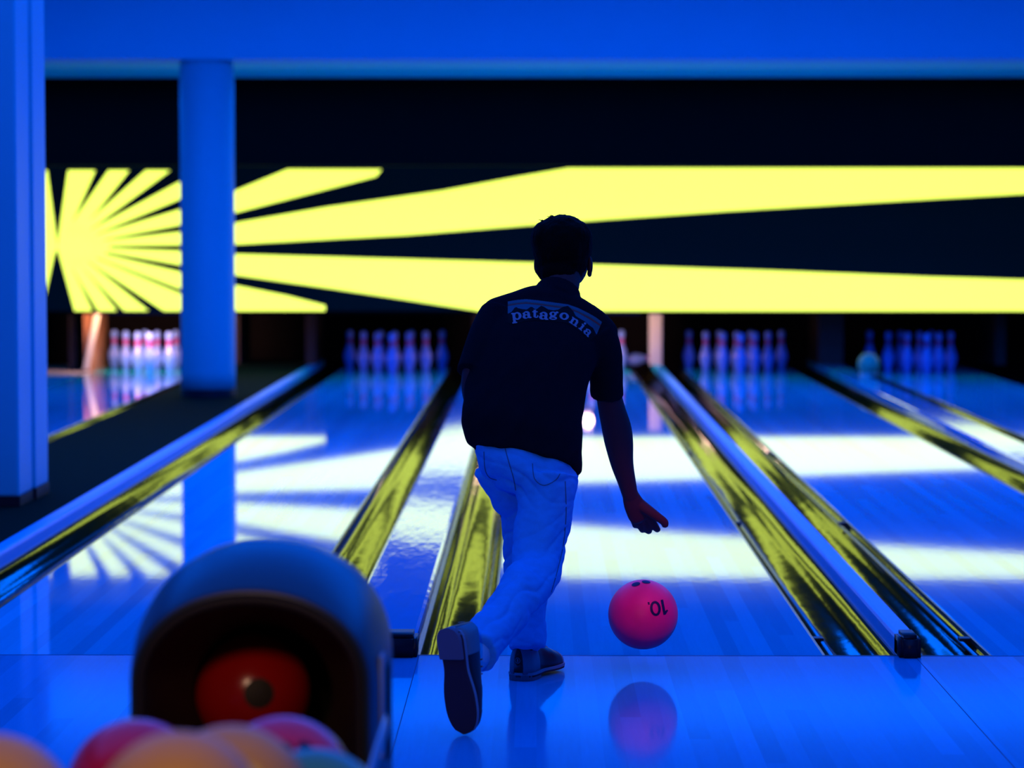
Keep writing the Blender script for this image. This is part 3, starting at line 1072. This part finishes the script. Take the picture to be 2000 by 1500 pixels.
tree_s = surf_tree(shirt)
tree_j = surf_tree(jeans)
CO = Vector((0, 0, CAM_H)) - man_loc


def hit(tree, px, py, off):
    d = (P(px, py, 8.0) - Vector((0, 0, CAM_H))).normalized()
    loc, n, i, dist = tree.ray_cast(CO, d)
    if loc is None:
        return None
    return loc - d * off


def ribbon(name, tree, pts, wpx, m, parent, off=0.0012):
    bm = bmesh.new()
    dense = catmull(pts, 8)
    prev = None
    for i, p in enumerate(dense):
        a = Vector(dense[max(0, i - 1)]); b = Vector(dense[min(len(dense) - 1, i + 1)])
        t_ = (b - a).normalized(); nn = Vector((-t_.y, t_.x)) * wpx / 2
        l = hit(tree, p[0] + nn.x, p[1] + nn.y, off); r = hit(tree, p[0] - nn.x, p[1] - nn.y, off)
        if l is None or r is None:
            prev = None
            continue
        cur = (bm.verts.new(l), bm.verts.new(r))
        if prev:
            bm.faces.new((prev[0], prev[1], cur[1], cur[0]))
        prev = cur
    return obj(name, bm, m, parent)


ribbon('side_seam', tree_j, [(1104, 940), (1106, 1000), (1101, 1060), (1090, 1110), (1076, 1160)], 1.6, 'seam', jeans)
ribbon('pocket_seam', tree_j, [(945, 882), (947, 915), (955, 932), (970, 938)], 1.5, 'seam', jeans)
ribbon('pocket_seam', tree_j, [(1040, 905), (1044, 935), (1062, 948), (1085, 938), (1094, 925)], 1.5, 'seam', jeans)
ribbon('seat_seam', tree_j, [(985, 870), (993, 900), (1003, 935), (1007, 958)], 1.8, 'seam', jeans)

# --- the print across the shoulders: striped sky, black peaks, lettering
ZK = 7.692


def interp(pts, x):
    for (xa, ya), (xb, yb) in zip(pts, pts[1:]):
        if xa <= x <= xb:
            return ya + (yb - ya) * (x - xa) / (xb - xa)
    return pts[0][1] if x < pts[0][0] else pts[-1][1]


TOPE = [(245, 222), (380, 198), (520, 186), (700, 205), (900, 232), (1150, 266), (1300, 318), (1450, 392), (1570, 462), (1655, 525)]
PEAK = [(245, 405), (300, 380), (345, 318), (370, 303), (400, 322), (470, 338), (530, 342), (590, 300), (620, 308), (660, 345), (690, 328), (745, 285), (785, 300), (850, 340),
        (930, 355), (1000, 345), (1080, 300), (1150, 288), (1185, 320), (1230, 370), (1262, 435), (1300, 462), (1400, 520), (1470, 580), (1525, 620), (1560, 690), (1575, 715), (1660, 730)]
BASEL = [(200, 520), (330, 556), (480, 512), (640, 490), (900, 508), (1100, 525), (1200, 565), (1300, 640), (1400, 720), (1480, 790), (1580, 760), (1660, 600)]


def seg_d(px, py, ax, ay, bx_, by_):
    vx, vy = bx_ - ax, by_ - ay
    t_ = max(0, min(1, ((px - ax) * vx + (py - ay) * vy) / (vx * vx + vy * vy + 1e-9)))
    return math.hypot(px - ax - t_ * vx, py - ay - t_ * vy)


def in_rect(u, v, a, b, c, d):
    return a <= u <= b and c <= v <= d


def in_ell(u, v, cu, cv, ru, rv):
    return ((u - cu) / ru) ** 2 + ((v - cv) / rv) ** 2 <= 1


# glyphs in a cell: u 0..w, v 0 baseline .. 100 x-height
def g_p(u, v):
    r = in_rect(u, v, 24, 56, -38, 98)
    r |= in_rect(u, v, 8, 74, -46, -34) or in_rect(u, v, 8, 40, 84, 98)
    r |= in_ell(u, v, 88, 50, 58, 52) and not in_ell(u, v, 84, 50, 27, 38) and u > 40
    return r


def g_a(u, v):
    r = in_rect(u, v, 84, 118, 4, 74)
    r |= in_ell(u, v, 70, 68, 48, 34) and v > 62 and not (in_ell(u, v, 62, 60, 30, 26) and v < 86)
    r |= in_ell(u, v, 32, 72, 17, 15)
    r |= in_ell(u, v, 52, 28, 42, 31) and not in_ell(u, v, 66, 28, 20, 20)
    r |= in_rect(u, v, 100, 136, -2, 12)
    return r


def g_t(u, v):
    r = in_rect(u, v, 26, 58, 14, 118)
    r |= in_rect(u, v, 6, 82, 82, 96)
    r |= in_ell(u, v, 60, 22, 34, 24) and not (in_ell(u, v, 68, 34, 14, 22)) and v < 34
    return r


def g_g(u, v):
    r = in_ell(u, v, 64, 66, 52, 34) and not in_ell(u, v, 64, 66, 21, 23)
    r |= in_ell(u, v, 124, 92, 20, 13)
    r |= in_ell(u, v, 68, 4, 58, 26) and not in_ell(u, v, 70, 0, 34, 11)
    r |= in_rect(u, v, 26, 60, 14, 36)
    return r


def g_o(u, v):
    return in_ell(u, v, 72, 50, 68, 52) and not in_ell(u, v, 72, 50, 33, 36)


def g_n(u, v):
    r = in_rect(u, v, 18, 50, 4, 98) or in_rect(u, v, 4, 66, 0, 12) or in_rect(u, v, 4, 40, 86, 98)
    r |= in_rect(u, v, 92, 124, 4, 70) or in_rect(u, v, 78, 140, 0, 12)
    r |= in_ell(u, v, 84, 62, 40, 40) and v > 58 and not (in_ell(u, v, 70, 58, 24, 26))
    return r


def g_i(u, v):
    return in_rect(u, v, 20, 52, 4, 98) or in_rect(u, v, 4, 68, 0, 12) or in_rect(u, v, 4, 40, 86, 98) or in_ell(u, v, 36, 128, 17, 16)


# glyph, origin in the zoomed crop, angle (deg, clockwise positive), scale
GL = [(g_p, 300, 503, -7, 1.06), (g_a, 462, 482, -7, 1.02), (g_t, 610, 464, 0, 0.98), (g_a, 704, 482, 5, 1.08), (g_g, 858, 470, 3, 0.98),
      (g_o, 1012, 478, 11, 1.0), (g_n, 1160, 528, 34, 0.98), (g_i, 1303, 622, 40, 0.92), (g_a, 1366, 672, 44, 0.90)]


def glyph(x, y):
    for g, ox, oy, a, s in GL:
        dx, dy = (x - ox) / s, (y - oy) / s
        if abs(dx) > 230 or abs(dy) > 230:
            continue
        ca, sa = math.cos(math.radians(a)), math.sin(math.radians(a))
        u = dx * ca + dy * sa
        v = dx * sa - dy * ca
        if -5 < u < 160 and g(u, v):
            return True
    return False


def bold(x, y):
    return any(glyph(x + a, y + b) for a, b in ((0, 0), (3.2, 0), (-3.2, 0), (0, 2.5), (0, -2.5)))


def print_mat(x, y):
    """0 none,1 light blue,2 mid blue,3 red,4 black,5 letters"""
    if x < 245 or x > 1655:
        return 0
    te = interp(TOPE, x)
    rightcut = 1655 - (y - 540) * 0.42 if y > 540 else 1655
    if x > rightcut or y < te:
        return 0
    if bold(x, y):
        return 5
    pk = interp(PEAK, x)
    if y > pk:
        return 4 if y < interp(BASEL, x) + 12 else 0
    k = y - te
    st = 1 + 0.25 * smoothstep(1100, 1600, x)
    if k < 34 * st:
        return 1
    if k < 50 * st:
        return 2
    if k < 66 * st:
        return 3
    if k < 76 * st:
        return 2
    return 1


bm = bmesh.new()
STEP = 4.2
cache = {}


def pv(i, j):
    if (i, j) not in cache:
        h = hit(tree_s, 960 + (240 + i * STEP) / ZK, 560 + (170 + j * STEP) / ZK, 0.0015)
        cache[(i, j)] = bm.verts.new(h) if h is not None else None
    return cache[(i, j)]


NI, NJ = int(1430 / STEP), int(660 / STEP)
for i in range(NI):
    for j in range(NJ):
        mi = print_mat(240 + (i + .5) * STEP, 170 + (j + .5) * STEP)
        if mi:
            vs = [pv(i, j), pv(i + 1, j), pv(i + 1, j + 1), pv(i, j + 1)]
            if all(vs):
                f = bm.faces.new(vs)
                f.material_index = mi - 1
pr = obj('printed_logo', bm, ['lblue', 'mblue', 'pred', 'pblack', 'pletter'], shirt)
pr['label'] = 'printed back logo reading patagonia under striped sky and black peaks'


# --- shoes
def shoe(mat4, number):
    """local: heel at y=0, toe at y=0.29, sole at z=0"""
    def put(bm):
        bm.transform(mat4)
        return shift(bm)

    def outline(y):          # half widths left/right of the sole
        t_ = y / 0.29
        hw = 0.040 + 0.012 * smoothstep(0.35, 0.68, t_) - 0.003 * math.exp(-((t_ - 0.4) / 0.12) ** 2)
        if t_ < 0.12:
            hw *= math.sqrt(max(0.0, 1 - ((0.12 - t_) / 0.12) ** 2)) * 0.85 + 0.15
        if t_ > 0.74:
            hw *= math.sqrt(max(0.0, 1 - ((t_ - 0.74) / 0.26) ** 2)) * 0.95 + 0.05
        return hw

    def slab(y0, y1, z0, z1, grow=0.0, n=26):
        bm = bmesh.new()
        pts = [(outline(y0 + (y1 - y0) * k / n) + grow, y0 + (y1 - y0) * k / n) for k in range(n + 1)]
        loop = [(x, y) for x, y in pts] + [(-x, y) for x, y in pts[::-1]]
        a = [bm.verts.new((x, y, z0)) for x, y in loop]
        b = [bm.verts.new((x, y, z1)) for x, y in loop]
        bm.faces.new(a[::-1]); bm.faces.new(b)
        for k in range(len(loop)):
            k2 = (k + 1) % len(loop)
            bm.faces.new((a[k], a[k2], b[k2], b[k]))
        return bm
    up_rows = []
    n = 30

    def top(t_):
        return interp([(0, .078), (0.06, .090), (.20, .088), (.33, .086), (.45, .080), (.6, .064), (.78, .046), (.92, .034), (1.0, .012)], t_)

    def upper(t0, t1, grow=0.0):
        bm = bmesh.new()
        rings = []
        for k in range(n + 1):
            t_ = t0 + (t1 - t0) * k / n
            y = 0.002 + 0.286 * t_
            hw = outline(y) - 0.002 + grow
            h = top(t_) + grow
            ring = []
            for q in range(17):
                a = PI * q / 16
                cxx = math.cos(a); sxx = math.sin(a)
                tt = abs(sxx)
                x = hw * math.copysign(abs(cxx) ** 0.75, cxx) * (1 - 0.30 * tt ** 3 * (1 if t_ < .6 else .4))
                ring.append(bm.verts.new((x, y, 0.016 + h * tt ** 0.72)))
            rings.append(ring)
        for a, b in zip(rings, rings[1:]):
            for q in range(16):
                bm.faces.new((a[q], a[q + 1], b[q + 1], b[q]))
            bm.faces.new((a[0], b[0], b[16], a[16]))
        bm.faces.new(rings[0]); bm.faces.new(rings[-1][::-1])
        return bm

    s_ = D.objects.new('shoe', None)
    C.objects.link(s_)
    s_.parent = MAN
    # shoe is itself a part: its pieces are sub-parts
    obj('sole', put(slab(0.0, 0.29, 0.006, 0.012, 0.0015)), 'sole', s_)
    obj('heel', put(slab(0.0, 0.085, -0.004, 0.0125, 0.001)), 'soleheel', s_)
    obj('welt', put(slab(0.0, 0.29, 0.012, 0.020, 0.003)), 'shoemid', s_)
    obj('upper', put(upper(0.0, 1.0)), 'shoeblack', s_, True)
    obj('heel_panel', put(upper(0.0, 0.27, 0.002)), 'shoegrey', s_, True)
    obj('toe_cap', put(upper(0.80, 0.985, 0.0012)), 'shoegrey' if number == 0 else 'shoeblack', s_, True)
    # laces
    for k in range(5):
        y = 0.105 + k * 0.019
        h = top(y / 0.29) + 0.0165
        bm = bmesh.new()
        limb(bm, [(-0.020, y, h - 0.004, 0.0022, 0.0022), (0, y + 0.004, h + 0.003, 0.0024, 0.0024), (0.020, y, h - 0.004, 0.0022, 0.0022)], sub=3, n=6, side=Vector((0, 1, 0)))
        obj('lace', put(bm), 'shoemid', s_, True)
    # round size badge on the heel
    bm = bmesh.new()
    bb = []
    for k in range(28):
        a = 2 * PI * k / 28
        for r_ in (0.0085, 0.0072):
            bb.append((r_ * math.cos(a), -0.0042, 0.058 + r_ * math.sin(a)))
    vs = [bm.verts.new(p) for p in bb]
    for k in range(28):
        k2 = (k + 1) % 28
        bm.faces.new((vs[2 * k], vs[2 * k2], vs[2 * k2 + 1], vs[2 * k + 1]))
    for dz in (0.0022, -0.0022):
        for k in range(10):
            a0_, a1_ = 2 * PI * k / 10, 2 * PI * (k + 1) / 10
            q_ = [bm.verts.new((r_ * math.cos(a), -0.0042, 0.058 + dz + r_ * math.sin(a))) for a, r_ in ((a0_, .0026), (a1_, .0026), (a1_, .0014), (a0_, .0014))]
            bm.faces.new(q_)
    obj('size_badge', put(bm), 'shoemid', s_)
    return s_


# sliding left foot, flat on the boards, pointing away and a little right
hl = P(1012, 1331, 8.44)
hl.z = 0.005
ydir = Vector((0.42, 1.0, 0)).normalized()
xdir = ydir.cross(Vector((0, 0, 1)))
m4 = Matrix((xdir, ydir, Vector((0, 0, 1)))).transposed().to_4x4()
m4.translation = hl
sh1 = shoe(m4, 0)
sh1['label'] = 'sliding shoe flat on the boards'
# trailing right foot, toe down on the floor, sole towards the camera
toe = P(903, 1446, 7.52)
ydir = Vector((0.14, 0.02, -1.0)).normalized()
zdir = Vector((0.66, 0.75, 0))
zdir = (zdir - ydir * zdir.dot(ydir)).normalized()
xdir = ydir.cross(zdir)
m4 = Matrix((xdir, ydir, zdir)).transposed().to_4x4()
m4.translation = toe - ydir * 0.288
if toe.z < 0.004:
    m4.translation = m4.translation + Vector((0, 0, 0.004 - toe.z))
sh2 = shoe(m4, 1)
sh2['label'] = 'trailing shoe standing on its toe, sole towards the viewer'
# sock between the trailing cuff and shoe
bm = bmesh.new()
plimb(bm, [(938, 1272, 7.69, 27, 0.046), (921, 1294, 7.64, 24, 0.042), (908, 1314, 7.62, 22, 0.04)], caps=True)
shift(bm)
remeshed('sock', bm, 'sock', MAN, voxel=0.004, smooth_it=3)

# ------------------------------------------------------------------ ball return in the foreground
HX = -0.492
t = thing('ball_return', 'dark blue domed ball return with round mouth, bottom left before the approach', 'ball return', (HX, 5.0, 0))


def arch(wd, ztop, zsh, y, zb, notch=0.0, n=40, pw=2.1):
    """open arch from left foot over the top to right foot"""
    pts = []
    for k in range(6):
        z = zb + (zsh - zb) * k / 6
        pts.append((-(wd - notch * smoothstep(zsh - 0.03, zsh - 0.07, z) if notch else wd), y, z))
    for k in range(n + 1):
        a = PI - PI * k / n
        c, s = math.cos(a), math.sin(a)
        pts.append((wd * math.copysign(abs(c) ** (2 / pw), c), y, zsh + (ztop - zsh) * abs(s) ** (2 / pw)))
    for k in range(5, -1, -1):
        z = zb + (zsh - zb) * k / 6
        pts.append(((wd - notch * smoothstep(zsh - 0.03, zsh - 0.07, z) if notch else wd), y, z))
    return pts


def skin(sections, closed=False):
    bm = bmesh.new()
    rows = [[bm.verts.new(p) for p in s] for s in sections]
    for a, b in zip(rows, rows[1:]):
        for k in range(len(a) - 1):
            bm.faces.new((a[k], a[k + 1], b[k + 1], b[k]))
    return bm, rows


secs = [(-0.16, 0.194, 0.716, 0.56), (-0.165, 0.202, 0.724, 0.56), (-0.15, 0.208, 0.733, 0.56), (-0.08, 0.217, 0.757, 0.56), (0.0, 0.224, 0.775, 0.57), (0.09, 0.228, 0.785, 0.57),
        (0.20, 0.226, 0.780, 0.57), (0.30, 0.212, 0.755, 0.55), (0.38, 0.185, 0.70, 0.52), (0.44, 0.14, 0.62, 0.48), (0.47, 0.07, 0.52, 0.44), (0.475, 0.01, 0.46, 0.43)]
bm, rows = skin([arch(wd, zt, zs - 0.0, y, 0.05, notch=0.0) for y, wd, zt, zs in secs])
sh = obj('hood', bm, 'plastic', t, True)
sm_ = sh.modifiers.new('s', 'SOLIDIFY'); sm_.thickness = 0.008; sm_.offset = -1
# lip round the mouth
bm, rows = skin([arch(0.194 - k, 0.716 - k * 1.2, 0.56, y, 0.05) for k, y in ((0.0, -0.162), (0.006, -0.166), (0.012, -0.160), (0.014, -0.14))])
obj('mouth_rim', bm, 'plasticdark', t, True)
# inner funnel from the rim back to the round throat
bm = bmesh.new()
outer = arch(0.181, 0.700, 0.56, -0.145, 0.36)
m_ = len(outer)
HZ, HR = 0.515, 0.125
inner = []
for k in range(m_):
    a = math.radians(235) - math.radians(290) * k / (m_ - 1)
    inner.append((HR * math.cos(a), 0.06, HZ + HR * math.sin(a)))
mid = [((a[0] * 0.5 + b[0] * 0.5) * 1.06, -0.03, (a[2] * 0.5 + b[2] * 0.5) + 0.012) for a, b in zip(outer, inner)]
deep = [(x * 1.0, 0.32, z) for x, y, z in inner]
bm, rows = skin([outer, mid, inner])
obj('inner_panel', bm, 'plasticdark', t, True)
bm, rows = skin([inner, deep])
bm.faces.new(rows[-1])
obj('throat', bm, 'hole', t, True)
obj('pedestal', bx(-0.20, 0.20, -0.13, 0.30, 0.0, 0.385, bev=0.01), 'hole', t)
# side plates on the right flank
p_ = bx(0.0, 0.006, -0.07, 0.0, 0.42, 0.60, bev=0.002)
bmesh.ops.translate(p_, vec=(0.217, 0, 0), verts=p_.verts[:])
obj('side_plate', p_, 'plate', t)
p_ = bx(0.224, 0.229, 0.02, 0.08, 0.40, 0.57, bev=0.002)
obj('side_slot', p_, 'hole', t)
# tray: floor flat near the hood, rising towards the seats
bm = bmesh.new()
prof = [(-0.13, 0.385), (-1.0, 0.385), (-1.22, 0.45), (-1.50, 0.50), (-1.85, 0.505)]
for (ya, za), (yb, zb2) in zip(prof, prof[1:]):
    vs = [bm.verts.new(p) for p in ((-0.36, ya, za), (0.36, ya, za), (0.36, yb, zb2), (-0.36, yb, zb2),
                                    (-0.36, ya, za - 0.04), (0.36, ya, za - 0.04), (0.36, yb, zb2 - 0.04), (-0.36, yb, zb2 - 0.04))]
    for q_ in ((0, 1, 2, 3), (7, 6, 5, 4), (0, 3, 7, 4), (1, 5, 6, 2), (0, 4, 5, 1), (3, 2, 6, 7)):
        bm.faces.new([vs[k] for k in q_])
obj('tray', bm, 'hole', t)
obj('tray_leg', bx(-0.2, 0.2, -1.8, -0.3, 0.0, 0.345, bev=0.01), 'hole', t)
bm = bmesh.new()
a_, b_ = P(716, 1500, 4.55) - Vector((HX, 5.0, 0)), P(752, 1418, 4.78) - Vector((HX, 5.0, 0))
limb(bm, [(a_.x, a_.y, a_.z - 0.03, 0.006, 0.02), ((a_.x + b_.x) / 2 + 0.004, (a_.y + b_.y) / 2, (a_.z + b_.z) / 2, 0.006, 0.02), (b_.x, b_.y, b_.z, 0.006, 0.02)], sub=3, n=12)
obj('tray_trim', bm, 'metal', t, True)

BALLS = [('redball', 492, 1352, 5.14, 'red bowling ball sitting in the round mouth of the ball return'),
         ('crimson', 268, 1542, 4.30, 'crimson bowling ball at lower left, before the mouth of the ball return'),
         ('crimson', 553, 1536, 4.29, 'crimson bowling ball at lower right, before the mouth of the ball return'),
         ('tanball', -20, 1603, 3.50, 'tan bowling ball in the bottom left corner, mostly cut off'),
         ('tanball', 350, 1598, 3.50, 'tan bowling ball at the bottom edge, left part of the tan pair'),
         ('tanball', 452, 1574, 3.76, 'tan bowling ball with a yellow spot at the bottom edge'),
         ('greenball', 612, 1610, 4.00, 'green bowling ball barely showing at the bottom edge')]
for m_n, px, py, d_, lab in BALLS:
    c = P(px, py, d_)
    b = thing('bowling_ball', lab, 'bowling ball', c, 'balls on the ball return')
    obj('shell', ball_mesh(48), m_n, b, True)
    hcen = Vector((0.25, -0.75, 0.5)) if m_n != 'redball' else Vector((0.1, 0.6, 0.7))
    if m_n == 'tanball':
        hcen = Vector((0.2, 0.4, -0.9))
    if 'yellow' in lab or m_n == 'redball':
        n = (on := (Vector((0, 0, CAM_H)) - c)).normalized()
        n = (n + (Vector((0.26, 0, 0.42)) if m_n != 'redball' else Vector((0.12, 0, -0.02)))).normalized()
        obj('ball_spot', disc(n, 0.02 if m_n != 'redball' else 0.028, R + 0.0008), 'yellow' if m_n != 'redball' else 'kick', b)  # dark logo on the red ball, plain yellow spot on the tan one
    n0 = hcen.normalized()
    for hx, hy in ((-0.016, 0.02), (0.016, 0.02), (0.0, -0.03)):
        obj('finger_hole', disc(n0, 0.0125, R + 0.0009, (hx, hy), 4, 18), 'ink', b)
